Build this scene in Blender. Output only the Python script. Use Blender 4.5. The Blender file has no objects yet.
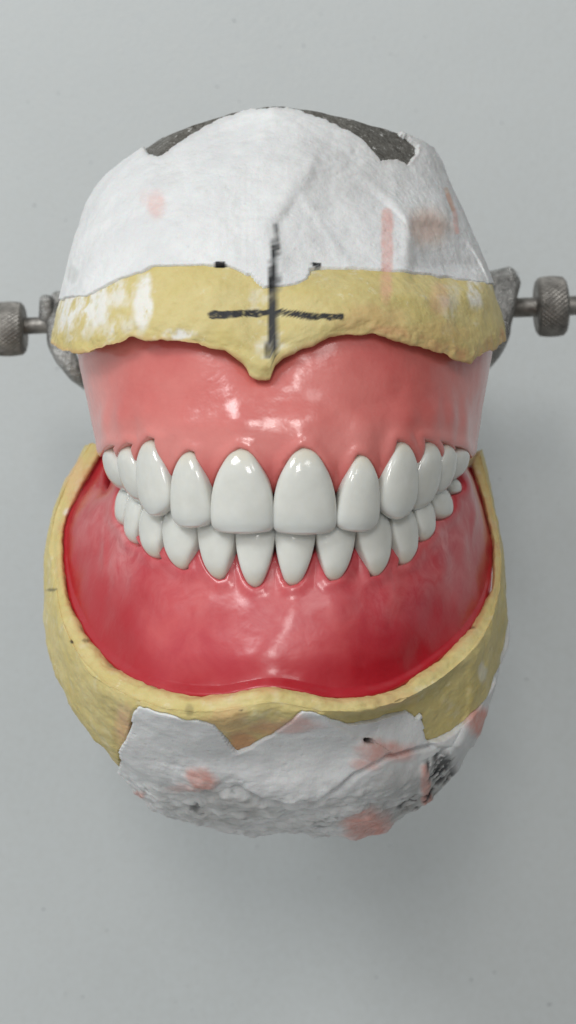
import bpy, math
import numpy as np
from mathutils import Vector

S = 0.001                      # everything below is measured in millimetres
ZC, F = 260.0, 1872.0          # camera height above the incisor plane (mm), focal length in pixels
TABLE_Z = -142.0
rng = np.random.RandomState(7)
scene = bpy.context.scene
C = scene.collection

# ------------------------------------------------------------------ maths
def unproj(px, py, z):
    px, py, z = np.broadcast_arrays(np.asarray(px, float), np.asarray(py, float), np.asarray(z, float))
    k = (ZC - z) / F
    return np.stack([(px - 288) * k, (512 - py) * k, z], -1)

def proj(P):
    k = F / (ZC - P[..., 2])
    return 288 + P[..., 0] * k, 512 - P[..., 1] * k

_lat = rng.rand(64, 64, 64)
def vnoise(P):
    i = np.floor(P).astype(int); f = P - i; f = f * f * (3 - 2 * f)
    i &= 63; j = (i + 1) & 63
    x0, y0, z0 = i[..., 0], i[..., 1], i[..., 2]; x1, y1, z1 = j[..., 0], j[..., 1], j[..., 2]
    fx, fy, fz = f[..., 0], f[..., 1], f[..., 2]
    L = _lat
    a = L[x0, y0, z0] * (1 - fx) + L[x1, y0, z0] * fx
    b = L[x0, y1, z0] * (1 - fx) + L[x1, y1, z0] * fx
    c = L[x0, y0, z1] * (1 - fx) + L[x1, y0, z1] * fx
    d = L[x0, y1, z1] * (1 - fx) + L[x1, y1, z1] * fx
    return ((a * (1 - fy) + b * fy) * (1 - fz) + (c * (1 - fy) + d * fy) * fz) * 2 - 1
def fbm(P, size, octs=3, gain=.5, seed=0.):
    """-1..1 fractal noise, features about `size` mm"""
    s, a, t = 0, 1., 0.
    Q = P / size + 31.7 + seed
    for _ in range(octs):
        s = s + a * vnoise(Q); t += a; a *= gain; Q = Q * 2.03 + 5.1
    return s / t

def smooth(a, b, x):
    t = np.clip((x - a) / (b - a), 0, 1); return t * t * (3 - 2 * t)

def herm(xs, Y, xq):
    """C1 interpolation of rows Y (n, ...) at xs, queried at xq"""
    xs = np.asarray(xs, float); Y = np.asarray(Y, float); n = len(xs)
    M = np.zeros_like(Y)
    for i in range(n):
        a, b = max(i - 1, 0), min(i + 1, n - 1)
        M[i] = (Y[b] - Y[a]) / (xs[b] - xs[a])
    xq = np.asarray(xq, float)
    k = np.clip(np.searchsorted(xs, xq, side='right') - 1, 0, n - 2)
    h = xs[k + 1] - xs[k]; t = (xq - xs[k]) / h
    sh = (-1,) + (1,) * (Y.ndim - 1)
    h = h.reshape(sh); t = t.reshape(sh)
    return (Y[k] * (2*t**3 - 3*t**2 + 1) + M[k] * h * (t**3 - 2*t**2 + t)
            + Y[k + 1] * (-2*t**3 + 3*t**2) + M[k + 1] * h * (t**3 - t**2))

def trace(x, pts, r=0.):
    pts = np.array(sorted(pts), float)
    y = np.interp(x, pts[:, 0], pts[:, 1])
    if r:
        y = sum(np.interp(x + d, pts[:, 0], pts[:, 1]) for d in np.linspace(-r, r, 9)) / 9
    return y

def seg_dist(px, py, poly, closed=True):
    poly = np.array(poly, float)
    q = np.roll(poly, -1, 0) if closed else poly[1:]
    p = poly if closed else poly[:-1]
    best = np.full(px.shape, 1e9)
    for (ax, ay), (bx, by) in zip(p, q):
        dx, dy = bx - ax, by - ay; l2 = dx*dx + dy*dy + 1e-9
        t = np.clip(((px - ax) * dx + (py - ay) * dy) / l2, 0, 1)
        best = np.minimum(best, np.hypot(px - ax - t*dx, py - ay - t*dy))
    return best
def sdf(px, py, poly):
    """signed pixel distance, negative inside"""
    d = seg_dist(px, py, poly)
    inside = np.zeros(px.shape, bool)
    n = len(poly)
    for i in range(n):
        ax, ay = poly[i]; bx, by = poly[(i + 1) % n]
        if ay == by: continue
        c = ((ay > py) != (by > py)) & (px < (bx - ax) * (py - ay) / (by - ay) + ax)
        inside ^= c
    return np.where(inside, -d, d)

def normals(P):
    du = np.gradient(P, axis=1); dv = np.gradient(P, axis=0)
    n = np.cross(du, dv); n /= np.linalg.norm(n, axis=-1, keepdims=True) + 1e-12
    if n[..., 2].mean() < 0: n = -n
    return n

# ------------------------------------------------------------------ object helpers
def link_mesh(name, verts, faces, mat, parent=None, smooth_=True, attrs=None, origin=None):
    me = bpy.data.meshes.new(name)
    o0 = np.array(parent['_o'] if parent is not None else (origin if origin is not None else (0, 0, 0)), float)
    v = (np.asarray(verts, float) - o0) * S
    me.from_pydata(v.tolist(), [], faces)
    me.update()
    if smooth_:
        me.polygons.foreach_set('use_smooth', np.ones(len(me.polygons), bool))
    for k, a in (attrs or {}).items():
        at = me.attributes.new(k, 'FLOAT', 'POINT')
        buf = np.zeros(len(v), np.float32); a = np.asarray(a, np.float32).ravel(); buf[:len(a)] = a
        at.data.foreach_set('value', buf)
    me.materials.append(mat)
    o = bpy.data.objects.new(name, me); C.objects.link(o)
    if parent is not None: o.parent = parent
    else: o.location = o0 * S
    return o

def thing(name, label, cat, loc):
    o = bpy.data.objects.new(name, None); C.objects.link(o)
    o.location = [c * S for c in loc]; o.empty_display_size = .01
    o['label'] = label; o['category'] = cat; o['_o'] = list(map(float, loc))
    return o

def solid(name, P, mat, parent, back=-60., shrink=.95, attrs=None):
    """a surface sheet closed into a solid by carrying its border back and capping it"""
    nv, nu, _ = P.shape
    V = P.reshape(-1, 3)
    idx = np.arange(nv * nu).reshape(nv, nu)
    a, b, c, d = idx[:-1, :-1], idx[:-1, 1:], idx[1:, 1:], idx[1:, :-1]
    quads = np.stack([a, b, c, d], -1).reshape(-1, 4)
    n = np.cross(V[quads[:, 2]] - V[quads[:, 0]], V[quads[:, 3]] - V[quads[:, 1]])
    flip = n[:, 2].mean() < 0
    if flip: quads = quads[:, ::-1]
    loop = list(idx[0, :]) + list(idx[1:, -1]) + list(idx[-1, -2::-1]) + list(idx[-2:0:-1, 0])
    ctr = V[loop].mean(0)
    extra, rings = [], []
    base = len(V)
    for f in (.35, .7, 1.):
        q = V[loop].copy()
        q[:, :2] = ctr[:2] + (q[:, :2] - ctr[:2]) * (1 - (1 - shrink) * f)
        q[:, 2] = np.minimum(q[:, 2], q[:, 2] * (1 - f) + back * f)
        rings.append(list(range(base, base + len(loop)))); base += len(loop); extra.append(q)
    faces = quads.tolist()
    prev = loop
    for r in rings:
        for i in range(len(loop)):
            j = (i + 1) % len(loop)
            f = [prev[j], prev[i], r[i], r[j]]
            faces.append(f[::-1] if flip else f)
        prev = r
    # cap: fan around a centre vertex
    cv = base; extra.append(np.array([[ctr[0], ctr[1], back]]))
    for i in range(len(loop)):
        f = [prev[(i + 1) % len(loop)], prev[i], cv]
        faces.append(f[::-1] if flip else f)
    return link_mesh(name, np.vstack([V] + extra), [list(map(int, f)) for f in faces], mat, parent, attrs=attrs)

def tube(pts, radii, seg=20, flat=None, sub=6, cap_round=True):
    """a tapered bar through pts (mm); flat = (ratio) squashes it along its own second axis"""
    pts = np.array(pts, float); radii = np.array(radii, float)
    n = len(pts); q = np.linspace(0, n - 1, (n - 1) * sub + 1)
    P = herm(np.arange(n), pts, q) if n > 2 else pts[0] + (pts[1] - pts[0]) * q[:, None]
    R = np.interp(q, np.arange(n), radii)
    T = np.gradient(P, axis=0); T /= np.linalg.norm(T, axis=1, keepdims=True)
    if cap_round:
        head = [(P[0] - T[0] * R[0] * c, R[0] * s, T[0]) for c, s in ((.5, .5), (.35, .8))]
        tail = [(P[-1] + T[-1] * R[-1] * c, R[-1] * s, T[-1]) for c, s in ((.35, .8), (.5, .5))]
    else: head, tail = [], []
    rows = head + list(zip(P, R, T)) + tail
    V, Fc = [], []
    up = np.array([0, 0, 1.]) if abs(T[0][2]) < .9 else np.array([0, 1., 0])
    for p, r, t in rows:
        a = np.cross(t, up); a /= np.linalg.norm(a); b = np.cross(a, t)
        k = flat or 1.
        for s in range(seg):
            w = 2 * math.pi * s / seg
            V.append(p + a * math.cos(w) * r + b * math.sin(w) * r * k)
    m = len(rows)
    for i in range(m - 1):
        for s in range(seg):
            t = (s + 1) % seg
            Fc.append([i*seg + s, i*seg + t, (i+1)*seg + t, (i+1)*seg + s])
    Fc.append(list(range(seg))[::-1]); Fc.append([(m-1)*seg + s for s in range(seg)])
    return np.array(V), Fc

def merge(parts):
    V, Fc, o = [], [], 0
    for v, f in parts:
        V.append(v); Fc += [[i + o for i in x] for x in f]; o += len(v)
    return np.vstack(V), Fc

def lathe(c, axis, prof, seg=64, knurl=None):
    """prof: (offset along axis, radius) list; knurl=(depth, first, last row)"""
    c = np.array(c, float); axis = np.array(axis, float); axis /= np.linalg.norm(axis)
    u = np.cross(axis, [0, 0, 1.]); u /= np.linalg.norm(u); w = np.cross(axis, u)
    V, Fc = [], []
    for i, (h, r) in enumerate(prof):
        for s in range(seg):
            a = 2 * math.pi * s / seg
            rr = r
            if knurl and knurl[1] <= i <= knurl[2]: rr = r - knurl[0] * ((((s + i) % 4) < 2) + (((s - i) % 4) < 2)) * .6
            V.append(c + axis * h + (u * math.cos(a) + w * math.sin(a)) * rr)
    for i in range(len(prof) - 1):
        for s in range(seg):
            t = (s + 1) % seg
            Fc.append([i*seg + s, i*seg + t, (i+1)*seg + t, (i+1)*seg + s])
    m = len(prof)
    Fc.append(list(range(seg))[::-1]); Fc.append([(m-1)*seg + s for s in range(seg)])
    return np.array(V), Fc

# ------------------------------------------------------------------ materials
class Mat:
    def __init__(s, name):
        s.m = bpy.data.materials.new(name); s.m.use_nodes = True
        s.t = s.m.node_tree; s.b = s.t.nodes['Principled BSDF']
        s.co = s.t.nodes.new('ShaderNodeTexCoord').outputs['Object']
    def n(s, typ, **kw):
        nd = s.t.nodes.new('ShaderNode' + typ)
        for k, v in kw.items(): setattr(nd, k, v)
        return nd
    def l(s, a, b): s.t.links.new(a, b)
    def noise(s, size, detail=4, rough=.6, dist=0., seed=0.):
        mp = s.n('Mapping'); mp.inputs['Location'].default_value = (seed, seed * .7, -seed)
        s.l(s.co, mp.inputs['Vector'])
        nd = s.n('TexNoise'); nd.inputs['Scale'].default_value = 1000. / size
        nd.inputs['Detail'].default_value = detail; nd.inputs['Roughness'].default_value = rough
        nd.inputs['Distortion'].default_value = dist
        s.l(mp.outputs[0], nd.inputs['Vector'])
        return nd.outputs['Fac']
    def voro(s, size, feature='F1'):
        nd = s.n('TexVoronoi', feature=feature); nd.inputs['Scale'].default_value = 1000. / size
        s.l(s.co, nd.inputs['Vector']); return nd.outputs['Distance']
    def rng(s, v, a, b, c=0., d=1.):
        nd = s.n('MapRange'); nd.inputs['From Min'].default_value = a; nd.inputs['From Max'].default_value = b
        nd.inputs['To Min'].default_value = c; nd.inputs['To Max'].default_value = d
        s.l(v, nd.inputs['Value']); return nd.outputs[0]
    def attr(s, name):
        nd = s.n('Attribute'); nd.attribute_name = name; return nd.outputs['Fac']
    def math(s, op, a, b):
        nd = s.n('Math', operation=op)
        for i, v in enumerate((a, b)):
            if isinstance(v, (int, float)): nd.inputs[i].default_value = v
            else: s.l(v, nd.inputs[i])
        return nd.outputs[0]
    def mix(s, f, a, b):
        nd = s.n('Mix', data_type='RGBA')
        for sock, v in ((nd.inputs[0], f), (nd.inputs[6], a), (nd.inputs[7], b)):
            if isinstance(v, (int, float)): sock.default_value = v
            elif isinstance(v, tuple): sock.default_value = (*v, 1)
            else: s.l(v, sock)
        return nd.outputs[2]
    def bump(s, h, dist, strength=1., prev=None):
        nd = s.n('Bump'); nd.inputs['Distance'].default_value = dist * S; nd.inputs['Strength'].default_value = strength
        s.l(h, nd.inputs['Height'])
        if prev is not None: s.l(prev, nd.inputs['Normal'])
        return nd.outputs[0]
    def set(s, **kw):
        for k, v in kw.items():
            sock = s.b.inputs[k.replace('_', ' ')]
            if isinstance(v, tuple): sock.default_value = (*v, 1) if len(v) == 3 and sock.type == 'RGBA' else v
            elif isinstance(v, (int, float)): sock.default_value = v
            else: s.l(v, sock)

def m_table():
    m = Mat('speckled_laminate')
    big = m.noise(70, 3); fine = m.noise(1.6, 3, .7)
    c = m.mix(m.rng(big, .3, .7), (.50, .52, .515), (.535, .555, .55))
    c = m.mix(m.rng(fine, .35, .65, 0, .35), c, (.56, .59, .60))
    c = m.mix(m.rng(m.noise(.9, 2, .7, seed=.7), .55, .7, 0, .10), c, (.34, .365, .37))
    sp = m.rng(m.noise(1.7, 2, .5, seed=.3), .742, .768)
    c = m.mix(m.math('MULTIPLY', sp, .75), c, (.16, .17, .18))
    m.set(Base_Color=c, Roughness=m.rng(fine, .3, .7, .36, .5), Specular_IOR_Level=.35,
          Normal=m.bump(m.noise(1.1, 3, .6), .10, .7))
    return m.m
def stain(m, c):
    c = m.mix(m.math('MULTIPLY', m.attr('pink'), m.rng(m.noise(2., 5, .7, seed=.8), .36, .6, .7, 1.1)), c, (.72, .33, .27))
    c = m.mix(m.attr('ochre'), c, (.60, .33, .16))
    c = m.mix(m.attr('black'), c, (.018, .018, .02))
    return c
def m_yellow():
    m = Mat('yellow_dental_stone')
    c = m.mix(m.rng(m.noise(9, 4), .3, .7), (.575, .47, .175), (.655, .555, .27))
    c = m.mix(m.rng(m.noise(1.4, 3, seed=.2), .45, .75, 0, .35), c, (.52, .38, .13))
    c = m.mix(m.rng(m.noise(3.2, 4, .75, seed=.5), .62, .72, 0, .7), c, (.74, .66, .42))
    c = m.mix(m.attr('white'), c, (.78, .76, .70))
    c = stain(m, c)
    pit = m.rng(m.voro(1.9), .05, .2)
    nb = m.bump(m.noise(.9, 4, .65), .16, .6)
    nb = m.bump(pit, .08, .5, nb)
    m.set(Base_Color=c, Roughness=.55, Specular_IOR_Level=.35, Normal=nb,
          Subsurface_Weight=.08, Subsurface_Scale=.0012)
    return m.m
def m_plaster():
    m = Mat('white_plaster')
    c = m.mix(m.rng(m.noise(14, 4), .35, .7), (.79, .79, .785), (.66, .66, .665))
    c = m.mix(m.rng(m.noise(2.2, 5, .7, seed=.4), .52, .75, 0, .30), c, (.55, .54, .52))
    c = m.mix(m.attr('grime_shade'), c, (.36, .35, .33))
    c = stain(m, c)
    pit = m.rng(m.voro(2.6), .04, .16)
    nb = m.bump(m.noise(2.6, 4, .55), .28, .5)
    nb = m.bump(m.noise(.6, 4, .7), .16, .7, nb)
    nb = m.bump(pit, .12, .5, nb)
    m.set(Base_Color=c, Roughness=.62, Specular_IOR_Level=.3, Normal=nb,
          Subsurface_Weight=.1, Subsurface_Scale=.0015)
    return m.m
def m_gum():
    m = Mat('pink_denture_acrylic')
    c = m.mix(m.rng(m.noise(11, 4), .3, .7), (.61, .138, .125), (.69, .21, .185))
    c = m.mix(m.attr('pale'), c, (.74, .29, .26))
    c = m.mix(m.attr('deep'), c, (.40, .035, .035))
    c = m.mix(m.rng(m.noise(.8, 3), .6, .8, 0, .2), c, (.6, .1, .09))
    nb = m.bump(m.noise(3., 3, .5), .30, .6)
    m.set(Base_Color=c, Roughness=.25, Specular_IOR_Level=.5, Normal=nb, Coat_Weight=.3, Coat_Roughness=.1,
          Subsurface_Weight=.25, Subsurface_Radius=(1., .35, .3), Subsurface_Scale=.0015)
    return m.m
def m_wax():
    m = Mat('red_baseplate_wax')
    c = m.mix(m.rng(m.noise(8, 4, .6, .6), .3, .7), (.48, .035, .055), (.60, .10, .105))
    c = m.mix(m.math('MULTIPLY', m.attr('pale'), m.rng(m.noise(4, 5, .65, 1.2), .38, .66, .1, 1.)), c, (.66, .22, .225))
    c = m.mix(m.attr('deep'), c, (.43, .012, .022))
    nb = m.bump(m.noise(4.5, 3, .45, .3), .5, .4)
    nb = m.bump(m.noise(1.2, 2, .5), .05, .5, nb)
    m.set(Base_Color=c, Roughness=.29, Specular_IOR_Level=.42, Normal=nb, Coat_Weight=.25, Coat_Roughness=.12,
          Subsurface_Weight=.25, Subsurface_Radius=(1., .25, .25), Subsurface_Scale=.002)
    return m.m
def m_tooth():
    m = Mat('ivory_acrylic_tooth')
    c = m.mix(m.rng(m.noise(4, 3), .3, .7), (.62, .62, .575), (.69, .69, .645))
    c = m.mix(m.attr('neck'), c, (.66, .58, .42))
    c = m.mix(m.attr('edge'), c, (.55, .58, .57))
    nb = m.bump(m.noise(2.2, 3, .5), .12, .6)
    m.set(Base_Color=c, Roughness=.13, Specular_IOR_Level=.5, Normal=nb, Coat_Weight=.4, Coat_Roughness=.06,
          Subsurface_Weight=.45, Subsurface_Radius=(1., .85, .65), Subsurface_Scale=.0022)
    return m.m
def m_metal(name, base, rough, b=.12):
    m = Mat(name)
    c = m.mix(m.rng(m.noise(2.5, 4, .7), .4, .7), base, tuple(x * .45 for x in base))
    c = m.mix(m.rng(m.noise(6, 4, .7, seed=.6), .62, .75, 0, .5), c, (.30, .28, .25))
    m.set(Base_Color=c, Metallic=.9, Roughness=m.rng(m.noise(1.5, 3), .3, .7, rough, rough + .25),
          Normal=m.bump(m.noise(.8, 4, .7), b, .7))
    return m.m
TABLE, YEL, PLA, GUM, WAX, TOO = m_table(), m_yellow(), m_plaster(), m_gum(), m_wax(), m_tooth()
STEEL = m_metal('worn_nickel_casting', (.50, .49, .47), .16, .8)
KNURL = m_metal('grey_knurled_steel', (.33, .31, .285), .36)
def m_plate():
    m = Mat('scuffed_mounting_plate')
    c = m.mix(m.rng(m.noise(1.1, 4, .8, 1.), .35, .65), (.085, .075, .06), (.26, .245, .22))
    d = m.rng(m.noise(1.0, 4, .8, seed=.9), .60, .66)
    c = m.mix(d, c, (.66, .65, .62))
    m.set(Base_Color=c, Metallic=m.rng(d, 0, 1, .7, 0.), Roughness=m.rng(m.noise(.9, 3), .3, .7, .3, .6),
          Normal=m.bump(m.noise(.9, 4, .8, 1.), .35, .9))
    return m.m
PLATE = m_plate()

# ------------------------------------------------------------------ table
TS = 1400.
table = link_mesh('tabletop', [(-TS, -TS, TABLE_Z), (TS, -TS, TABLE_Z), (TS, TS, TABLE_Z), (-TS, TS, TABLE_Z),
                               (-TS, -TS, TABLE_Z - 25), (TS, -TS, TABLE_Z - 25), (TS, TS, TABLE_Z - 25), (-TS, TS, TABLE_Z - 25)],
                  [[0, 1, 2, 3], [7, 6, 5, 4], [0, 4, 5, 1], [1, 5, 6, 2], [2, 6, 7, 3], [3, 7, 4, 0]], TABLE, smooth_=False)
table['kind'] = 'structure'

# ------------------------------------------------------------------ arches
PW = 2.2
def arch_fn(px0, px1, zf, D):
    """horseshoe curve in plan; returns dense points (x, z) with arc length and their pixel x"""
    zs = zf - D
    a0 = (px0 - 288) * (ZC - zs) / F; a1 = (px1 - 288) * (ZC - zs) / F
    th = np.linspace(-math.pi/2, math.pi/2, 1201)
    u = np.sign(th) * np.abs(np.sin(th)) ** (2 / PW); w = np.abs(np.cos(th)) ** (2 / PW)
    x = (a0 + a1) / 2 + (a1 - a0) / 2 * u; z = zs + D * w
    ext = np.linspace(20, 1, 60)
    x = np.r_[x[0] + ext * .22, x, x[-1] - ext[::-1] * .22]
    z = np.r_[zs - ext, z, zs - ext[::-1]]
    s = np.r_[0, np.cumsum(np.hypot(np.diff(x), np.diff(z)))]
    return dict(x=x, z=z, s=s, px=288 + F * x / (ZC - z), n0=60, n1=len(x) - 60)
UP = arch_fn(102.5, 472, 0., 40)
LO = arch_fn(115, 461, -2.8, 38)
def arch_s(A, px):
    i0, i1 = A['n0'], A['n1']
    return np.interp(px, A['px'][i0:i1], A['s'][i0:i1])
def arch_p(A, s): return np.array([np.interp(s, A['s'], A['x']), np.interp(s, A['s'], A['z'])])

NU, NV = 480, 200
def rowU(x0, x1, y, zf, D, pw=PW, nu=NU):
    """a front-bulging row: y is a number or a function of px"""
    t = np.linspace(-1, 1, nu); th = np.sign(t) * np.abs(t) ** .85 * math.pi / 2
    u = np.sign(th) * np.abs(np.sin(th)) ** (2 / pw); w = np.abs(np.cos(th)) ** (2 / pw)
    z = zf - D + D * w
    # constant real width: interpolate in millimetres at the side depth
    a0 = (x0 - 288) * (ZC - zf + D) / F; a1 = (x1 - 288) * (ZC - zf + D) / F
    X = (a0 + a1) / 2 + (a1 - a0) / 2 * u
    px = 288 + F * X / (ZC - z)
    yy = y(px) if callable(y) else np.full(nu, float(y))
    return np.stack([px, yy, z], -1)
def rowK(knots, nu=NU):
    k = np.array(knots, float)
    return herm(np.linspace(0, 1, len(k)), k, np.linspace(0, 1, nu))
def loft(rows, s, nv=NV):
    R = herm(s, np.stack(rows), np.linspace(s[0], s[-1], nv))
    return R, unproj(R[..., 0], R[..., 1], R[..., 2])

# ------------------------------------------------------------------ teeth
#        (left px, right px, neck px x, neck px y, edge px y, kind)
UT = [(209, 273, 240, 447, 532, 'c'), (273, 338, 305, 446, 533, 'c'),
      (169, 209, 186, 449, 526, 'l'), (338, 381, 364, 453, 530, 'l'),
      (137, 169, 146, 436, 514, 'k'), (381, 418, 406, 439, 517, 'k'),
      (118, 139, 123, 442, 502, 'p'), (417, 443, 434, 438, 509, 'p'),
      (104, 119, 107, 444, 490, 'p'), (442, 458, 451, 440, 494, 'p'),
      (None, 10., 0, 446, 484, 'm'), (457, 470, 464, 445, 480, 'm'),
      (None, -9.5, 0, 446, 478, 'm')]
LT = [(234, 275, 254, 589, 520, 'i'), (275, 317, 293, 588, 520, 'i'),
      (195, 234, 216, 581, 514, 'i'), (317, 358, 335, 583, 517, 'i'),
      (160, 195, 178, 571, 506, 'k'), (358, 392, 379, 578, 509, 'k'),
      (138, 161, 151, 561, 500, 'p'), (392, 417, 409, 567, 502, 'p'),
      (125, 139, 131, 548, 490, 'p'), (416, 434, 428, 544, 494, 'p'),
      (117, 126, 121, 530, 484, 'm'), (433, 451, 446, 522, 484, 'm'),
      (None, 9., 0, 500, 478, 'm'), (451, 459, 456, 497, 476, 'm')]
Q = np.array([0, .04, .10, .2, .35, .5, .65, .8, .9, .96, 1.])
WP = {'c': [.08, .24, .40, .58, .79, .91, .975, 1., .995, .95, .84],
      'l': [.08, .24, .39, .56, .77, .89, .96, 1., .98, .90, .70],
      'k': [.08, .24, .40, .58, .80, .93, 1., .96, .82, .62, .36],
      'i': [.10, .26, .40, .55, .72, .85, .94, .99, 1., .97, .9],
      'p': [.10, .28, .44, .62, .83, .95, 1., .94, .80, .62, .40],
      'm': [.16, .38, .54, .74, .90, 1., 1., .97, .9, .8, .66]}
def make_tooth(spec, A, parent, lower=False):
    xl, xr, xn, yn, ye, kind = spec
    if xl is None:   # hidden molars, placed by arc length beyond the last visible tooth
        L = xr
        if L > 0: s0 = arch_s(A, A['_l']) - L; s1 = arch_s(A, A['_l'])
        else:     s0 = arch_s(A, A['_r']); s1 = s0 - L
        sn = (s0 + s1) / 2
    else:
        s0, s1, sn = arch_s(A, xl), arch_s(A, xr), arch_s(A, xn)
    p0, p1, pn = arch_p(A, s0), arch_p(A, s1), arch_p(A, sn)
    mid = (p0 + p1) / 2
    T = (p1 - p0); W = np.linalg.norm(T); T /= W
    N = np.array([-T[1], T[0]])
    if N[1] < 0 and abs(T[0]) > .2: N = -N
    if abs(T[0]) <= .2: N = np.array([np.sign(mid[0]), 0.]) * 1.
    bow = np.dot(arch_p(A, (s0 + s1) / 2) - mid, N)
    nq, M = 46, 44
    q = 1 - (1 - np.linspace(0, 1, nq)) ** 1.25
    wq = herm(Q, np.array(WP[kind]), q) * W / 2 * .995
    asym = (rng.rand() - .5) * .10
    posterior = kind in 'pm'
    V = np.zeros((nq, M, 3)); neck = np.zeros((nq, M)); edge = np.zeros((nq, M))
    for i, t in enumerate(q):
        c = pn * (1 - t) ** 1.2 + mid * (1 - (1 - t) ** 1.2)
        # labial profile: tucked in at the neck, fullest a third of the way, flat towards the edge
        prof = float(herm([0, .08, .25, .45, .7, .9, 1.], np.array([-1.5, -.6, .15, .35, .25, -.05, -.45] if not posterior
                         else [-1.6, -.6, .3, .5, .3, -.4, -1.3]), [t])[0])
        if lower: prof -= .1
        prof += 0.
        thick_b = np.interp(t, [0, .2, .6, .9, 1], [5, 5.5, 3.8, 2.2, 1.5] if not posterior else [6, 7, 7, 6, 4.5])
        tf = min(1.7, max(.8, wq[i] * .45))
        y = yn + (ye - yn) * t
        a = 2 * np.pi * np.arange(M) / M
        ca, sa = np.cos(a), np.sin(a)
        ex = 2 / 2.35
        lx = np.sign(ca) * np.abs(ca) ** ex * wq[i]
        ly = np.where(sa > 0, np.abs(sa) ** .9 * tf, -np.abs(sa) ** .8 * thick_b)
        # gentle developmental lobes on the labial face
        lob = np.cos(lx / (W / 2) * math.pi * 1.5) * .07 * smooth(.2, .8, t) * (sa > 0)
        off = bow + prof - tf + .35 - (1.1 * t * (kind in 'pm') if not lower else 0) - (1.2 if xl is None else 0)
        X = c[0] + T[0] * (lx + asym * W * .3 * (t - .5)) + N[0] * (off + ly + lob)
        Z = c[1] + T[1] * (lx + asym * W * .3 * (t - .5)) + N[1] * (off + ly + lob)
        # edge curvature: corners of the edge sit a little shorter than the middle
        yy = y + (-1 if not lower else 1) * 0 + np.zeros(M)
        corner = (np.abs(lx) / (W / 2)) ** 2.5 * smooth(.75, 1, t) * (2.2 if kind != 'c' else 1.2)
        yy = y - np.sign(ye - yn) * corner
        V[i, :, 0], V[i, :, 2] = X, Z
        V[i, :, 1] = (512 - yy) * (ZC - c[1]) / F
        neck[i] = smooth(.28, .0, t) * .55
        edge[i] = smooth(.72, 1., t) * .55
    px, py = proj(V)
    hf = (sa >= -.01)
    hx, hy = px[:, hf], py[:, hf]
    vis = [(hx[i].min(), hy[i, hx[i].argmin()]) for i in range(nq)] + [(hx[i].max(), hy[i, hx[i].argmax()]) for i in range(nq)][::-1]
    verts = V.reshape(-1, 3).tolist(); faces = []
    for i in range(nq - 1):
        for s in range(M):
            t = (s + 1) % M
            f = [i*M + s, i*M + t, (i+1)*M + t, (i+1)*M + s]
            faces.append(f)
    # domed caps
    for row, dy in ((0, 1), (nq - 1, -1)):
        base = V[row]; cen = base.mean(0); start = len(verts)
        up = np.sign(V[0, 0, 1] - V[-1, 0, 1]) * dy
        for k, (sc, h) in enumerate(((.7, .22), (.35, .34))):
            r = cen + (base - cen) * sc; r[:, 1] = base[:, 1] + up * h
            verts += r.tolist()
        verts.append((cen + np.array([0, up * .38, 0])).tolist())
        for k in range(2):
            a0 = row * M if k == 0 else start; b0 = start + k * M
            for s in range(M):
                t = (s + 1) % M; f = [a0 + s, a0 + t, b0 + t, b0 + s]
                faces.append(f if row else f[::-1])
        for s in range(M):
            f = [start + M + s, start + M + (s + 1) % M, start + 2 * M]
            faces.append(f if row else f[::-1])
    va = np.array(verts)
    # consistent outward winding
    vol = 0.
    for f in faces:
        a_, b_, c_ = va[f[0]], va[f[1]], va[f[2]]; vol += np.dot(a_, np.cross(b_, c_))
        if len(f) == 4: d_ = va[f[3]]; vol += np.dot(a_, np.cross(c_, d_))
    if vol < 0: faces = [f[::-1] for f in faces]
    ob = link_mesh('tooth', va, faces, TOO, parent, attrs={'neck': neck, 'edge': edge})
    return ob, vis[::1] if xl is not None else None, vis

# ------------------------------------------------------------------ things
upper_cast = thing('upper_cast', 'upper yellow stone cast in white plaster mount with black pencil cross drawn on it', 'dental cast', (0, 60, -50))
lower_cast = thing('lower_cast', 'lower yellow stone cast around the red wax, rough white plaster below with pink smears', 'dental cast', (0, -50, -60))
upper_dent = thing('upper_denture', 'upper denture with light pink gum and ivory teeth, under the cast with the pencil cross', 'denture', (0, 15, -30))
lower_dent = thing('lower_denture', 'lower denture with deep red wax gum and smaller ivory teeth, set in the lower cast', 'denture', (0, -10, -30))
artic = thing('dental_articulator', 'worn grey metal hinge articulator with knurled thumb nuts sticking out behind the casts', 'articulator', (0, 0, TABLE_Z))

UP['_l'], UP['_r'] = 104, 470
LO['_l'], LO['_r'] = 117, 459
uo = [make_tooth(t, UP, upper_dent) for t in UT]
lo = [make_tooth(t, LO, lower_dent, True) for t in LT]

def tooth_field(px, py, outs):
    d = np.full(px.shape, 60.)
    for o in outs:
        if o is None: continue
        xs = [p[0] for p in o]; ys = [p[1] for p in o]
        m = (px > min(xs) - 40) & (px < max(xs) + 40) & (py > min(ys) - 40) & (py < max(ys) + 40)
        if m.any(): d[m] = np.minimum(d[m], sdf(px[m], py[m], o[::2]))
    return d

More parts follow.
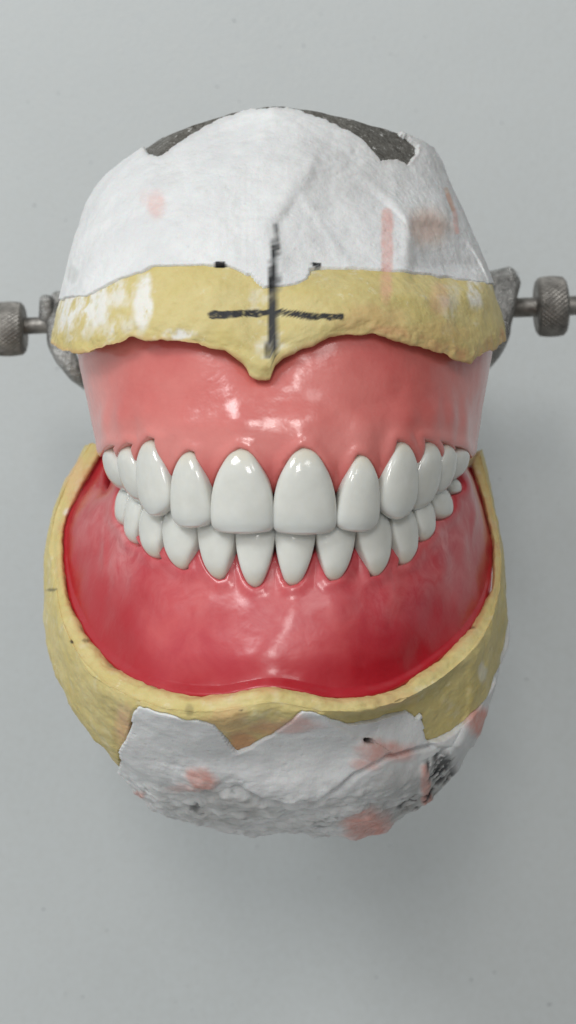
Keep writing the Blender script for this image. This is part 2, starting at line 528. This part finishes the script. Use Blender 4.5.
# ---- upper denture base
RIM = [(50, 343), (56, 345), (62, 350), (75, 353), (87, 353), (105, 347), (134, 337), (152, 339), (170, 340), (195, 345), (226, 352), (241, 357),
       (246.5, 366), (250, 375), (257, 378.5), (268, 379.5), (273, 376), (274, 362), (284, 356), (303, 347), (322, 340), (350, 334), (374, 334), (395, 339), (411, 343), (444, 354),
       (462, 361), (470, 363), (477, 358), (486, 352), (495, 348), (503, 340)]
cerv_u = lambda x: trace(x, [(90, 446), (110, 446), (146, 442), (190, 452), (240, 452), (305, 451), (364, 455), (406, 444), (440, 443), (480, 447)], 14)
rows = [rowU(79, 492, lambda x: trace(x, RIM, 20) - 14, -4.2, 39),
        rowU(81, 489, lambda x: trace(x, RIM, 20) + 6, -2.9, 39.8),
        rowU(90, 481, 402, -1.6, 40),
        rowU(99.5, 474.5, cerv_u, -.75, 39.6),
        rowU(107, 467, lambda x: cerv_u(x) + 30 - 18 * smooth(140, 180, np.abs(x - 288)), -2.0, 38.5),
        rowU(114, 460, lambda x: 506 - (x - 288) ** 2 / 185 ** 2 * 22 - 12 * smooth(140, 180, np.abs(x - 288)), -4.5, 37)]
R, P = loft(rows, [0, .14, .40, .66, .84, 1.], 300)
px, py = proj(P)
d = tooth_field(px, py, [o[1] for o in uo])
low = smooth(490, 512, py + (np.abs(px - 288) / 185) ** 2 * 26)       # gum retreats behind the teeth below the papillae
mar = smooth(30, 0, py - cerv_u(px)) * smooth(-70, -5, py - cerv_u(px))
disp = -1.3 * (1 - smooth(-5., .3, d)) + .42 * np.exp(-((d - 2) / 7) ** 2) * smooth(-4, 1, d) - 2.0 * low
# root eminences
for t in UT:
    if t[0] is None: continue
    w = (t[1] - t[0]) * .42
    disp += .55 * np.exp(-((px - t[2]) / w) ** 2) * np.exp(-((py - t[3] + 22) / 20) ** 2)
nm = normals(P)
disp = disp + fbm(P, 9, 2) * .22 + fbm(P, 3.2, 2, seed=3) * .06
P = P + nm * disp[..., None]
pale = np.clip(smooth(140, 90, px) * .9 + smooth(425, 470, px) * .6 + smooth(30, 5, np.abs(py - 440)) * .35 + .25 * fbm(P, 8, 3, seed=8), 0, 1)  # left flank: window sheen put into the gum colour
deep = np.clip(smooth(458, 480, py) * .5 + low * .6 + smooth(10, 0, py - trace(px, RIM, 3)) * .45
               + smooth(80, 20, np.hypot((px - 400) * .8, py - 385)) * .12, 0, 1)  # shade under the rim, behind teeth and at right, put into the colour
solid('gum_base', P, GUM, upper_dent, back=-52, attrs={'pale': pale, 'deep': deep})

# ---- lower denture (wax try-in)
cerv_l = lambda x: trace(x, [(100, 500), (113, 520), (121, 532), (131, 550), (151, 563), (178, 573), (216, 583), (254, 590), (293, 589), (335, 585), (379, 580), (409, 569), (428, 546), (446, 524), (456, 500), (470, 490)], 10)
Bk = [(104, 446, -50), (80, 490, -46), (64, 528, -41), (64, 578, -33), (78, 622, -24), (108, 662, -14), (157, 689, -6), (212, 696, -1), (274, 688, 1.2),
      (333, 698, 0), (386, 692, -4), (432, 665, -11), (469, 631, -19), (489, 592, -27), (493, 548, -35), (484, 505, -43), (471, 466, -50)]
B = rowK(Bk)
T0 = rowU(116, 460, lambda x: 512 - ((x - 288) / 170) ** 2 * 30 - 28 * smooth(150, 172, np.abs(x - 288)), -7.5, 38)
T1 = rowU(112, 464, lambda x: cerv_l(x) - 26 * smooth(166, 176, np.abs(x - 288)), -3.4, 39)
M2 = B * .62 + T1 * .38; M2[:, 2] -= .3
M3 = B * .9 + T1 * .1; M3[:, 2] -= .8
B2 = B.copy(); B2[:, 2] -= 2.2; B2[:, 1] += 5 * np.clip((B[:, 1] - 560) / 100, 0, 1); B2[:, 0] += np.sign(B[:, 0] - 288) * 4 * smooth(90, 200, np.abs(B[:, 0] - 288))
R, P = loft([T0, T1, M2, M3, B, B2], [0, .30, .68, .9, .965, 1.], 300)
px, py = proj(P)
d = tooth_field(px, py, [o[1] for o in lo])
low = smooth(30, 52, cerv_l(px) - py) * smooth(172, 160, np.abs(px - 288))
disp = -1.3 * (1 - smooth(-5., .3, d)) + .38 * np.exp(-((d - 2) / 7) ** 2) * smooth(-4, 1, d) - 1.8 * low
for t in LT:
    if t[0] is None: continue
    w = (t[1] - t[0]) * .42
    disp += .22 * np.exp(-((px - t[2] - (t[2] - 285) * .1) / w) ** 2) * np.exp(-((py - t[3] - 22) / 18) ** 2)
nm = normals(P)
disp = disp + fbm(P, 11, 2, seed=12) * .55 + fbm(P, 4, 2, seed=3) * .10
P = P + nm * disp[..., None]
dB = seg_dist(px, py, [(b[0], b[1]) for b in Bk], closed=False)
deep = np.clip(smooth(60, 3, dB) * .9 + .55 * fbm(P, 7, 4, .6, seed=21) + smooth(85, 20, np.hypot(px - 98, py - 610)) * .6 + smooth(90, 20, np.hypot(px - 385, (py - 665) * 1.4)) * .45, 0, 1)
pale = np.clip(smooth(60, 10, np.abs(py - cerv_l(px) - 10)) * .4 + smooth(60, 15, np.hypot((px - 105) * 1.2, (py - 540) * .7)) * .6
               + smooth(60, 15, np.hypot((px - 460) * 1.2, (py - 560) * .8)) * .6 + .3 * fbm(P, 6, 3, seed=30), 0, 1)
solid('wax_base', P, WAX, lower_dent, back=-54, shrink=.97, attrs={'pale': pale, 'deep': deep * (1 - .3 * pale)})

# ---- upper cast and its plaster
TOP = [(140, 152), (147, 146), (157, 137), (175, 129), (195, 122), (227, 112), (260, 105), (284, 103.5), (317, 109), (355, 118), (380, 125), (397, 131), (421, 141), (432, 148)]
silL = [(345, 56), (320, 59), (300, 63), (291, 66), (254, 72), (221, 82), (193, 92), (165, 116), (152, 140)]
silR = [(343, 502), (334, 502), (296, 493), (268, 485), (226, 467), (184, 447), (160, 440), (148, 431)]
def up_row(s):
    """s: 0 at the rim of the cast, 1 at the top of the plaster"""
    e = 345 + (150 - 345) * s
    x0 = np.interp(e, [p[0] for p in silL[::-1]], [p[1] for p in silL[::-1]])
    x1 = np.interp(e, [p[0] for p in silR[::-1]], [p[1] for p in silR[::-1]])
    zf = np.interp(s, [0, .1, .3, .5, .75, 1], [-1.2, -1.0, -3.5, -8, -18, -31])
    zs = np.interp(s, [0, .3, .7, 1], [-41, -43, -47, -50])
    r = rowU(x0, x1, 300, zf, zf - zs, pw=2.25 - .25 * s)
    u = (r[:, 0] - x0) / (x1 - x0)
    rim = trace(56 + u * 446, RIM, 1.2); rim_s = trace(56 + u * 446, RIM, 30)
    top = trace(140 + u * 292, TOP, 4)
    k = max(0, 1 - s * 3.5)
    r[:, 1] = (rim * k + rim_s * (1 - k)) * (1 - s) + top * s
    return r
ss = np.array([0, .03, .08, .16, .26, .38, .5, .62, .74, .86, .94, 1.])
rows = [up_row(s) for s in ss]
lip = rows[0].copy(); lip[:, 1] -= 3; lip[:, 2] -= 1.2; rows[0][:, 2] -= .3
under = rows[0].copy(); under[:, 1] -= 9; under[:, 2] -= 6; under[:, 0] = 288 + (under[:, 0] - 288) * .985
R, P = loft([under, lip] + rows, [-.10, -.03] + list(ss), 380)
px, py = proj(P)
# knife-cut facets: planes that shave the block (work on depth)
nm = normals(P)
def facet(P, nrm, point, soft=1.2):
    n = np.array(nrm, float); n /= np.linalg.norm(n)
    h = (P - np.array(point)) @ n
    ray = P - np.array([0, 0, ZC]); ray /= np.linalg.norm(ray, axis=-1, keepdims=True)
    cut = np.where(h > 0, h, 0) * smooth(0, soft, h) / np.maximum(.15, -(ray @ n))
    return P + ray * np.minimum(cut, 9)[..., None]
def at(px, py, z): return unproj(px, py, z)
white_zone = smooth(300, 262, py)[..., None]
Pf = P.copy()
for nrm, pt in [((-.15, .62, .78), at(215, 185, -15.2)), ((.30, .55, .8), at(345, 190, -18.5)),
                ((.78, .35, .62), at(440, 210, -28)), ((.55, .2, .85), at(425, 255, -15)),
                ((.16, .8, .6), at(300, 140, -24.5)), ((-.3, .8, .6), at(190, 150, -29))]:
    Pf = facet(Pf, nrm, pt)
P = P * (1 - white_zone) + Pf * white_zone
R_base = P.copy()
# --- yellow stone body
BORD = [(40, 302), (62, 300), (72, 297), (85, 297), (96, 292), (105, 287), (112, 283), (118, 280), (130, 276), (146, 270), (152, 266), (175, 266), (205, 265), (230, 267),
        (240, 271), (247, 277), (251, 275), (256, 283), (264, 288), (271, 286), (285, 287), (300, 284), (308, 279), (311, 270), (322, 269), (350, 269), (380, 270),
        (392, 271), (420, 274), (440, 276), (462, 279), (486, 283), (500, 287)]
bord = trace(px, BORD) + fbm(P, 1.6, 3, seed=40) * 1.6
isw = smooth(1.0, -1.0, py - bord)                       # 1 on plaster
disp = fbm(P, 7, 3, seed=50) * .30 + fbm(P, 2.2, 4, .6, seed=51) * .22
disp += .5 * smooth(30, 0, np.hypot(px - 395, (py - 352) * 1.5)) * fbm(P, 4, 2, seed=52)
# ridge of stone around the midline notch
disp += .30 * smooth(9, 0, seg_dist(px, py, [(235, 352), (262, 366), (290, 350)], False)) + .5 * smooth(16, 2, np.abs(py - trace(px, RIM) + 6)) * fbm(P, 3.2, 4, .65, seed=54)
Y = P + normals(P) * disp[..., None]
Y[..., 1] += .45 * smooth(12, 0, np.abs(py - trace(px, RIM))) * fbm(P, 2.4, 3, seed=55)
def pencil(cx0, cy0, cx1, cy1, w, dens=1.):
    dd = seg_dist(px, py, [(cx0, cy0), (cx1, cy1)], False)
    # streaky graphite: noise stretched along the stroke
    dx, dy = cx1 - cx0, cy1 - cy0; L = math.hypot(dx, dy)
    al = ((px - cx0) * dx + (py - cy0) * dy) / L; ac = (-(px - cx0) * dy + (py - cy0) * dx) / L
    g = fbm(np.stack([al / 7.0, ac / 3.0, 0 * al], -1), 1., 3, seed=60 + cx0)
    g2 = fbm(np.stack([al / 2.6, ac / 2.2, 0 * al], -1), 1., 3, seed=61 + cx0)
    return smooth(w + 1.2, w - .8, dd + g * 2.2) * np.clip(1.08 + g2 * 1.1, 0, 1) * dens
yl = np.array([222, 232, 248, 268, 286, 300, 330, 350, 358])
vx = np.abs(px - np.interp(py, yl, [275, 275, 275, 274.5, 273.5, 273, 272.5, 271.5, 271]) - fbm(P, 6, 2, seed=65) * 1.2)
vg = fbm(P * np.array([1.5, .5, 1]), 1.2, 3, seed=66)
vw = np.interp(py, yl, [.8, 2.4, 3.6, 4.6, 6.4, 5.6, 4.8, 5.6, 4.6])
vert = smooth(vw + 1., vw - 1., vx + vg * 2.4) * np.clip(np.interp(py, yl, [.6, .8, .95, 1.05, 1.2, 1.2, 1.2, 1.2, 1.1]) + vg * .9, 0, 1) * smooth(221, 226, py) * smooth(359, 356, py + vg * 3)
blk = np.maximum.reduce([vert,
                         pencil(212, 315, 276, 312, 3.5), pencil(272, 311, 310, 317, 3.), pencil(300, 316, 341, 317, 2.8),
                         pencil(217, 265, 223, 265.3, 2.2), pencil(313, 266, 319, 266.3, 2.)])
def blob(cx, cy, rx, ry, rag=.35, seed=0., soft=.9):
    r = np.hypot((px - cx) / rx, (py - cy) / ry) + fbm(P, 2.5, 3, seed=70 + seed) * rag
    return smooth(1. + soft / 2, 1. - soft / 2, r)
wht = np.maximum.reduce([blob(80, 304, 26, 28, .8, 1) * 1., blob(112, 292, 22, 16, .8, 12) * .8, blob(142, 304, 9, 28, .6, 2), blob(180, 334, 14, 5, .5, 3), blob(120, 325, 16, 10, .9, 4) * .5,
                         blob(474, 292, 7, 17, .5, 5) * .8, blob(270, 346, 16, 4, .5, 6) * .6, blob(452, 303, 10, 22, .8, 7) * .4, blob(262, 350, 8, 8, .5, 7) * .35])
wht = wht * smooth(-.45, .12, fbm(P * np.array([1.6, .8, .8]), 2.2, 4, .65, seed=44)) + .35 * smooth(.25, .5, fbm(P, 3.5, 4, .7, seed=46))
pnk = np.maximum(blob(386, 285, 6, 18, .2, 8) * .45, blob(440, 298, 9, 16, .5, 9) * .3)
och = np.maximum.reduce([smooth(16, 3, np.abs(py - trace(px, RIM) + 4)) * smooth(330, 380, px) * np.clip(.4 + fbm(P, 2.5, 4, .7, seed=38), 0, .8), blob(370, 318, 30, 16, .6, 10) * .35, smooth(5, 0, np.abs(py - trace(px, RIM))) * .5, blob(440, 335, 30, 14, .6, 11) * .25])
sel = py > 240
r0 = int(np.argmax((py < 236).all(axis=1))) if (py < 236).all(axis=1).any() else P.shape[0]
sk = smooth(2, 22, bord - py)
Yc = (Y - normals(P) * (isw * .35)[..., None])
Yc[..., 0] *= 1 - .06 * sk; Yc[..., 2] -= 2.4 * sk
Yc = Yc[:r0]
solid('stone_cast', Yc, YEL, upper_cast, back=-58, attrs={'black': blk[:r0], 'white': wht[:r0], 'pink': pnk[:r0], 'ochre': och[:r0]})
# --- plaster
metal_gaps = [[(144, 147), (148, 135), (160, 124), (190, 112), (222, 102), (245, 98), (244, 109), (222, 117), (206, 125), (192, 133), (178, 141), (168, 150), (158, 156), (149, 154)],
              [(236, 98), (262, 95), (288, 94), (288, 106), (262, 107.5), (240, 110)],
              [(284, 94), (300, 96), (334, 104), (354, 112), (378, 123), (400, 133), (417, 146), (417, 153), (407, 166), (396, 160), (381, 161), (372, 152), (366, 144), (350, 132), (330, 122), (310, 113), (290, 108)]]
gap = np.full(px.shape, 99.)
for g in metal_gaps: gap = np.minimum(gap, sdf(px, py, g))
gap = gap + fbm(P, 1.2, 4, .7, seed=45) * 2.2
gapm = smooth(.9, -.9, gap)
blk_p = blk
pnk_p = np.maximum.reduce([blob(157, 206, 9, 14, .25, 20, .8) * .38, smooth(8, 4, seg_dist(px, py, [(387, 213), (386, 300)], False) + fbm(P, 3, 2, seed=23) * 2) * .55,
                           blob(428, 226, 15, 14, .4, 21) * .22, smooth(3.5, 1, seg_dist(px, py, [(447, 196), (454, 214), (457, 232)], False)) * .5,
                           blob(146, 200, 5, 8, .3, 22) * .15])
och_p = np.maximum(blob(428, 228, 20, 18, .4, 25) * .3, smooth(3, 1, seg_dist(px, py, [(445, 190), (452, 210)], False)) * .4)
grime_shade = np.clip(blob(345, 170, 60, 38, .5, 26, 1.2) * .22 + blob(75, 275, 5, 8, .4, 27) * .3 + smooth(7, 1, gap) * .25, 0, 1)  # large grey area: shade of the concave facet put into the colour
dP = fbm(P, 12, 3, seed=80) * .55 + fbm(P, 4, 4, .6, seed=81) * .30 + fbm(P, 1.3, 3, seed=82) * .13
dP += .12 * smooth(8, 0, seg_dist(px, py, [(318, 150), (300, 190), (330, 240), (352, 270)], False)) - .25 * smooth(20, 4, seg_dist(px, py, [(330, 150), (322, 190), (350, 240)], False))
dP += .5 * smooth(40, 10, np.hypot(px - 345, (py - 165) * 1.2)) * fbm(P, 3, 3, seed=83)
edge_fade = smooth(0, 14, np.minimum(py - trace(px, TOP) + 6, 40))
W_ = P + normals(P) * (dP * edge_fade * .8 + .22 - (1 - isw) * 1.1 - gapm * 1.2)[..., None]
r1 = int(np.argmin((py > 350).any(axis=1))) 
r1 = max(0, int(np.argmax((py < 340).all(axis=1))))
solid('plaster_mount', W_[r1:], PLA, upper_cast, back=-60, attrs={'black': blk_p[r1:], 'pink': pnk_p[r1:], 'ochre': och_p[r1:], 'grime_shade': grime_shade[r1:]})
# --- mounting plate of the articulator, showing where the plaster is missing
r2 = int(P.shape[0] * .74)
Pl = P[r2:] + normals(P)[r2:] * (-.45 + fbm(P[r2:], 3, 3, seed=90) * .2)[..., None]
solid('mounting_plate', Pl, PLATE, artic, back=-66)

# ---- lower cast
Ck = [(92, 443, -52), (67, 484, -47), (52, 530, -42), (55, 580, -33), (65, 630, -22), (96, 677, -10.5), (150, 705, -2.6), (212, 712, 1.8), (274, 703, 3.6),
      (335, 712, 2.8), (393, 704, -1), (443, 678, -8), (481, 640, -16.5), (498, 597, -25), (500, 548, -34), (491, 500, -43), (479, 452, -51)]
Wk = [(86, 446, -58), (60, 492, -53), (46, 540, -48), (44, 595, -42), (52, 660, -34), (84, 720, -23), (138, 750, -13), (205, 757, -8), (274, 752, -6),
      (340, 753, -7), (402, 750, -10), (456, 729, -17), (489, 692, -26), (507, 622, -35), (504, 562, -42), (494, 505, -50), (482, 450, -58)]
V2k = [(88, 455, -65), (64, 510, -64), (52, 560, -62), (50, 620, -57), (62, 690, -50), (112, 764, -44), (156, 812, -40), (212, 829, -37), (282, 838, -34),
       (342, 842, -34), (392, 826, -37), (436, 792, -41), (466, 742, -46), (495, 682, -52), (500, 600, -58), (492, 540, -62), (482, 475, -65)]
V1k = [((a[0] * .5 + b[0] * .5 - 0), a[1] * .5 + b[1] * .5, a[2] * .5 + b[2] * .5 + 7 * math.sin(math.pi * i / 16) ** 2) for i, (a, b) in enumerate(zip(Wk, V2k))]
V2k = [(x, y - 9 * math.sin(math.pi * i / 16) ** 3, z) for i, (x, y, z) in enumerate(V2k)]
Brow, Crow, Wrow, V1, V2 = B.copy(), rowK(Ck), rowK(Wk), rowK(V1k), rowK(V2k)
Bin = Brow.copy(); Bin[:, :2] = Bin[:, :2] * .985 + np.array([288, 560]) * .015; Bin[:, 2] -= 8
Bed = Brow.copy(); Bed[:, 2] += .5; Bed[:, :2] = Bed[:, :2] * .985 + Crow[:, :2] * .015
Cin = Crow * .88 + Brow * .12; Cin[:, 2] += .1
CW = Crow * .78 + Wrow * .22; CW[:, 2] += 1.3
V3 = V2.copy(); V3[:, 1] = V3[:, 1] - 6; V3[:, 2] -= 9; V3[:, 0] = 288 + (V3[:, 0] - 288) * .93
R, P = loft([Bin, Bed, Cin, Crow, CW, Wrow, V1, V2, V3], [0, .07, .17, .21, .27, .45, .68, .93, 1.], 420)
px, py = proj(P)
fz = (smooth(590, 640, py) * smooth(.18, .26, np.linspace(0, 1, P.shape[0])[:, None]))[..., None]
Pf = P.copy()
for nrm, pt in [((.62, -.42, .66), at(452, 700, -15.5))]:
    Pf = facet(Pf, nrm, pt)
P = P * (1 - fz) + Pf * fz
LB = [(0, 900), (119, 900), (120, 748), (127, 738), (132, 715), (136, 707), (147, 708), (160, 714), (173, 716), (186, 721), (200, 723), (215, 727), (222, 733), (229, 743), (237, 752),
      (246, 748), (258, 741), (273, 734), (288, 722), (302, 711), (312, 712), (330, 717), (349, 724), (370, 721), (393, 715), (407, 710), (415, 717), (420.5, 712),
      (422, 736), (428, 741), (437, 738), (448, 733), (458, 726), (469, 717), (476, 708), (484, 700), (492, 684), (499, 667), (503, 664), (520, 664)]
nz = fbm(P, 2., 3, seed=140)
isw = smooth(1.2, -1.2, trace(px, LB) + nz * 2. - py)
# outer-left wall stays stone
disp = fbm(P, 8, 3, seed=150) * .45 + fbm(P, 2.2, 4, .6, seed=151) * .36
nm = normals(P)
och = np.maximum.reduce([smooth(11, 1, seg_dist(px, py, [(b[0], b[1]) for b in Bk], False)) * np.clip(.35 + fbm(P, 3, 4, .7, seed=39), 0, .75), blob(240, 744, 15, 13, .5, 40) * 1., blob(268, 730, 26, 6, .5, 40) * .6, blob(228, 722, 20, 14, .6, 41) * .45, blob(392, 700, 26, 9, .6, 42) * .3])
pnk = np.maximum.reduce([blob(124, 727, 9, 20, .35, 43) * .4, blob(280, 726, 28, 8, .5, 44) * .4, blob(74, 480, 10, 26, .5, 45) * .25])
dark = np.maximum.reduce([blob(74, 548, 2.2, 2.5, .3, 46), blob(53, 590, 5, 1.5, .3, 47) * .7, blob(86, 641, 4, 1.6, .5, 48) * .5, blob(72, 642, 1.4, 1.4, .1, 49), blob(189, 710, 3.5, 5, .6, 50) * .35,
                          smooth(3.5, .5, dB_ := seg_dist(px, py, [(b[0], b[1]) for b in Bk[2:7]], False)) * np.clip(.1 + .7 * fbm(P, 2, 2, seed=52), 0, .5),
                          blob(241, 710, 1.5, 1.2, .2, 53) * .8, blob(471, 628, 4, 1.4, .5, 54) * .6, blob(428, 742, 1.2, 1.2, .2, 55) * .0])
wht = np.maximum.reduce([blob(68, 512, 5, 4, .7, 56) * .7, blob(482, 672, 3, 7, 1.4, 57) * .5, fbm(P, 3, 4, .7, seed=58) * .7 - .15])
wht = np.clip(wht, 0, 1)
rl = int(P.shape[0] * .74)
Yl = P + nm * (disp - isw * .4)[..., None]
skl = smooth(1, 12, py - trace(px, LB)) * smooth(0, 4, isw * 4)
Yl[..., 2] -= 2.2 * skl; Yl[..., 1] += 1.6 * skl
solid('stone_cast', Yl[:rl], YEL, lower_cast, back=-70, shrink=.96, attrs={'black': dark[:rl], 'white': wht[:rl], 'pink': pnk[:rl], 'ochre': och[:rl]})
# plaster: smooth flap above, crumbly mass below the crack
crack = [(200, 800), (236, 787), (262, 793), (285, 796), (317, 797), (338, 785), (352, 772), (375, 757), (402, 748), (430, 744)]
below = smooth(-1.5, 1.5, py - trace(px, crack))
rough = smooth(755, 800, py + fbm(P, 6, 2, seed=160) * 20)
dl = fbm(P, 11, 3, seed=161) * .9 + fbm(P, 3.2, 3, seed=162) * (.2 + .75 * rough) + fbm(P, 1.2, 3, seed=163) * (.06 + .35 * rough)
dl += -.9 * smooth(5, 0, seg_dist(px, py, crack, False)) * smooth(225, 240, px) + .9 * smooth(34, 2, trace(px, crack) - py) * (1 - below) * smooth(230, 262, px) + .5 * below
holes = blob(367, 740, 4.2, 3., .7, 60)
ragb = smooth(-.02, .22, fbm(P, 1.5, 3, seed=164))
bk = np.maximum.reduce([blob(437, 766, 13, 15, .5, 62) * ragb, blob(414, 800, 18, 9, .5, 63) * ragb, blob(430, 792, 8, 8, .5, 64) * ragb, holes * .95,
                        blob(198, 803, 6, 3, .8, 65) * ragb * .7, blob(320, 822, 8, 5, .8, 66) * ragb * .5, rough * smooth(.45, .7, fbm(P, 1.7, 3, seed=165)) * .45, blob(344, 710, 1.2, 1.2, 0, 67) * .6])
pk = np.maximum.reduce([blob(202, 777, 14, 11, .35, 70) * .6, blob(184, 788, 14, 5, .5, 71) * .3, blob(384, 748, 26, 10, .35, 72) * .5, blob(364, 760, 12, 6, .5, 73) * .4,
                        blob(366, 820, 22, 14, .35, 74) * .6, blob(478, 721, 12, 14, .3, 75) * .7, smooth(6, 3, seg_dist(px, py, [(421, 765), (424, 800)], False) + fbm(P, 3, 2, seed=77) * 2) * .5,
                        blob(290, 724, 24, 9, .6, 76) * .35, blob(182, 822, 12, 4, .4, 78) * .5, blob(141, 792, 6, 3.5, .5, 79) * .5, blob(507, 622, 5, 8, .3, 81) * .5])
pk = np.clip(pk * 1.35, 0, .9); bk = np.maximum(bk, blob(440, 764, 10, 17, .7, 90) * smooth(-.2, .05, fbm(P, 1.5, 3, seed=91)) * .9)
gr = np.clip(rough * (.18 + .5 * fbm(P, 3, 3, seed=166)) + blob(415, 790, 45, 30, .4, 82, 1.) * .35 + blob(225, 803, 40, 14, .5, 83, 1.) * .3, 0, .85)
Wl = P + nm * (dl + .30 + .45 * pk - (1 - isw) * (1.6 + np.maximum(dl, 0)) - holes * .9 - bk * .35)[..., None]
r0l = int(P.shape[0] * .22)
Wl[..., 2] -= 7 * smooth(570, 510, py); Wl[..., 0] *= 1 - .05 * smooth(570, 510, py)
solid('plaster_mount', Wl[r0l:], PLA, lower_cast, back=-76, shrink=.94, attrs={'black': bk[r0l:], 'pink': pk[r0l:], 'ochre': 0 * bk[r0l:], 'grime_shade': gr[r0l:]})

v, f = tube([at(500, 604, -39), at(503.5, 622, -39.5), at(504, 640, -40), at(498, 662, -39)], [.5, .9, 1.0, .6], flat=1.)
v = v + fbm(v, 1.5, 3, seed=300)[:, None] * .25
link_mesh('plaster_lump', v, f, PLA, lower_cast)

# ------------------------------------------------------------------ articulator metal
ZH = -78.
def H(px, py, z=ZH): return unproj(px, py, z)
axA, axB = H(-30, 328), H(590, 305)
ax = (axB - axA) / np.linalg.norm(axB - axA)
v, f = lathe((axA + axB) / 2, ax, [(-52 - 1, 1.3), (-52, 1.5), (0, 1.55), (40, 1.6), (40.1, 1.75), (58, 1.75), (59, 1.4)], 32)
link_mesh('hinge_rod', v, f, KNURL, artic)
def nut(cpx, cpy, half_w, rad, sgn):
    c = H(cpx, cpy); k = (ZC - ZH) / F
    w = half_w * k; r = rad * k
    prof = [(-w, r * .3), (-w, r * .74), (-w * .94, r * .85), (-w * .8, r * .95)]
    prof += [(t * w, r * (1 - .07 * t * t)) for t in np.linspace(-.74, .74, 17)]
    prof += [(w * .8, r * .95), (w * .94, r * .85), (w, r * .74), (w, r * .3)]
    v, f = lathe(c, ax, prof, 160, knurl=(.13, 3, len(prof) - 4))
    return link_mesh('thumb_nut', v, f, KNURL, artic, smooth_=False)
nut(9, 329, 16.5, 27.5, -1); nut(551, 306.5, 15.5, 30.5, 1)
def pix(*p): return [H(a, b, c) for a, b, c in p]
K = (ZC - ZH) / F
# side arms: boss on the rod, strap curving in behind the casts
vl, fl = merge([tube(pix((50, 305, -77), (57, 322, -75), (60, 344, -73), (70, 364, -72), (84, 379, -74), (110, 392, -80)), np.array([8, 11, 12, 10, 9, 9]) * K, flat=.8),
                tube(pix((47, 299, -74), (46, 318, -75)), np.array([7.5, 7]) * K),
                tube(pix((56, 300, -78), (80, 300, -78), (110, 290, -78)), np.array([9, 10, 10]) * K)])
vl = vl + normals(vl[None].repeat(2, 0))[0] * 0 + (fbm(vl, 2.0, 3, seed=200) * .35)[:, None] * np.array([.5, .5, .8])
link_mesh('side_arm', vl, fl, STEEL, artic)
vr, fr = merge([tube(pix((508, 280, -76), (503, 298, -75), (500, 320, -74), (496, 340, -74), (486, 358, -76), (468, 376, -80)), np.array([13, 14, 12.5, 11.5, 10, 9]) * K, flat=.8),
                tube(pix((511, 279, -76), (480, 285, -77), (450, 292, -78)), np.array([12.5, 11, 10]) * K)])
vr = vr + (fbm(vr, 2.2, 3, seed=210) * .3)[:, None] * np.array([.5, .5, .8])
link_mesh('side_arm', vr, fr, STEEL, artic)
# frame behind the casts, resting on the table
def bar(name, pts, r, flat=None, mat=STEEL):
    v, f = tube(pts, r, seg=24, flat=flat); return link_mesh(name, v, f, mat, artic)
bar('upper_frame', [(-34, 35, -80), (-24, 48, -84), (0, 58, -82), (24, 48, -84), (34, 37, -80)], [4.5] * 5, .7)
bar('upper_frame', [(0, 58, -82), (0, 60, -66), (0, 60, -52)], [5] * 3, .6)
bar('lower_frame', [(-32, 25, -82), (-27, 0, -90), (-16, -26, -88), (0, -40, -82), (16, -26, -88), (27, 0, -90), (32, 27, -82)], [4.2] * 7, .8)
bar('lower_frame', [(0, -40, -82), (0, -44, -66), (0, -46, -52)], [5.5] * 3, .6)
for x, y in ((-27, 8), (27, 8), (-18, -24), (18, -24)):
    bar('foot', [(x, y, -88), (x, y, -100), (x, y, TABLE_Z + 1.6)], [3.2, 3, 3.2])

# ------------------------------------------------------------------ lights
def area(name, loc, target, sx, sy, power, col=(1, 1, 1)):
    L = bpy.data.lights.new(name, 'AREA'); L.shape = 'RECTANGLE'; L.size = sx; L.size_y = sy
    L.energy = power; L.color = col
    o = bpy.data.objects.new(name, L); C.objects.link(o)
    o.location = loc
    o.rotation_euler = (Vector(target) - Vector(loc)).to_track_quat('-Z', 'Y').to_euler()
    return o
area('ceiling_panel', (-.13, .58, 1.5), (0, 0, 0), .26, .38, 5.0, (1, .985, .96))
area('ceiling_panel', (.42, .95, 1.5), (0, 0, 0), .26, .38, 1.6, (1, .985, .96))
area('added_key_light', (-.45, .54, .50), (-.03, .02, -.05), .20, .28, 2.7, (.96, .99, 1))  # close soft lamp, added for brightness falloff across the table

# the room around: bright ceiling and window side (upper left), dim towards the lower right
w = bpy.data.worlds.new('World'); scene.world = w; w.use_nodes = True
nt = w.node_tree; bg = nt.nodes['Background']
tc = nt.nodes.new('ShaderNodeTexCoord')
dt = nt.nodes.new('ShaderNodeVectorMath'); dt.operation = 'DOT_PRODUCT'
kd = Vector((-.60, .22, .70)).normalized(); dt.inputs[1].default_value = kd
nt.links.new(tc.outputs['Generated'], dt.inputs[0])
mr = nt.nodes.new('ShaderNodeMapRange'); mr.interpolation_type = 'SMOOTHSTEP'
for k, v in zip(('From Min', 'From Max', 'To Min', 'To Max'), (-.40, 1., .05, .74)): mr.inputs[k].default_value = v
nt.links.new(dt.outputs['Value'], mr.inputs['Value']); nt.links.new(mr.outputs[0], bg.inputs[1])
bg.inputs[0].default_value = (.93, .95, .95, 1)

cam = bpy.data.cameras.new('camera'); co = bpy.data.objects.new('camera', cam); C.objects.link(co)
co.location = (0, 0, ZC * S); co.rotation_euler = (0, 0, 0)
cam.sensor_fit = 'VERTICAL'; cam.sensor_height = 24.; cam.lens = 24. * F / 1024
cam.clip_start = .01; cam.clip_end = 20
cam.dof.use_dof = True; cam.dof.focus_distance = .268; cam.dof.aperture_fstop = 22
scene.camera = co
scene.view_settings.view_transform = 'Standard'; scene.view_settings.look = 'None'
scene.view_settings.exposure = 0; scene.view_settings.gamma = 1
for o in C.objects:
    if '_o' in o: del o['_o']
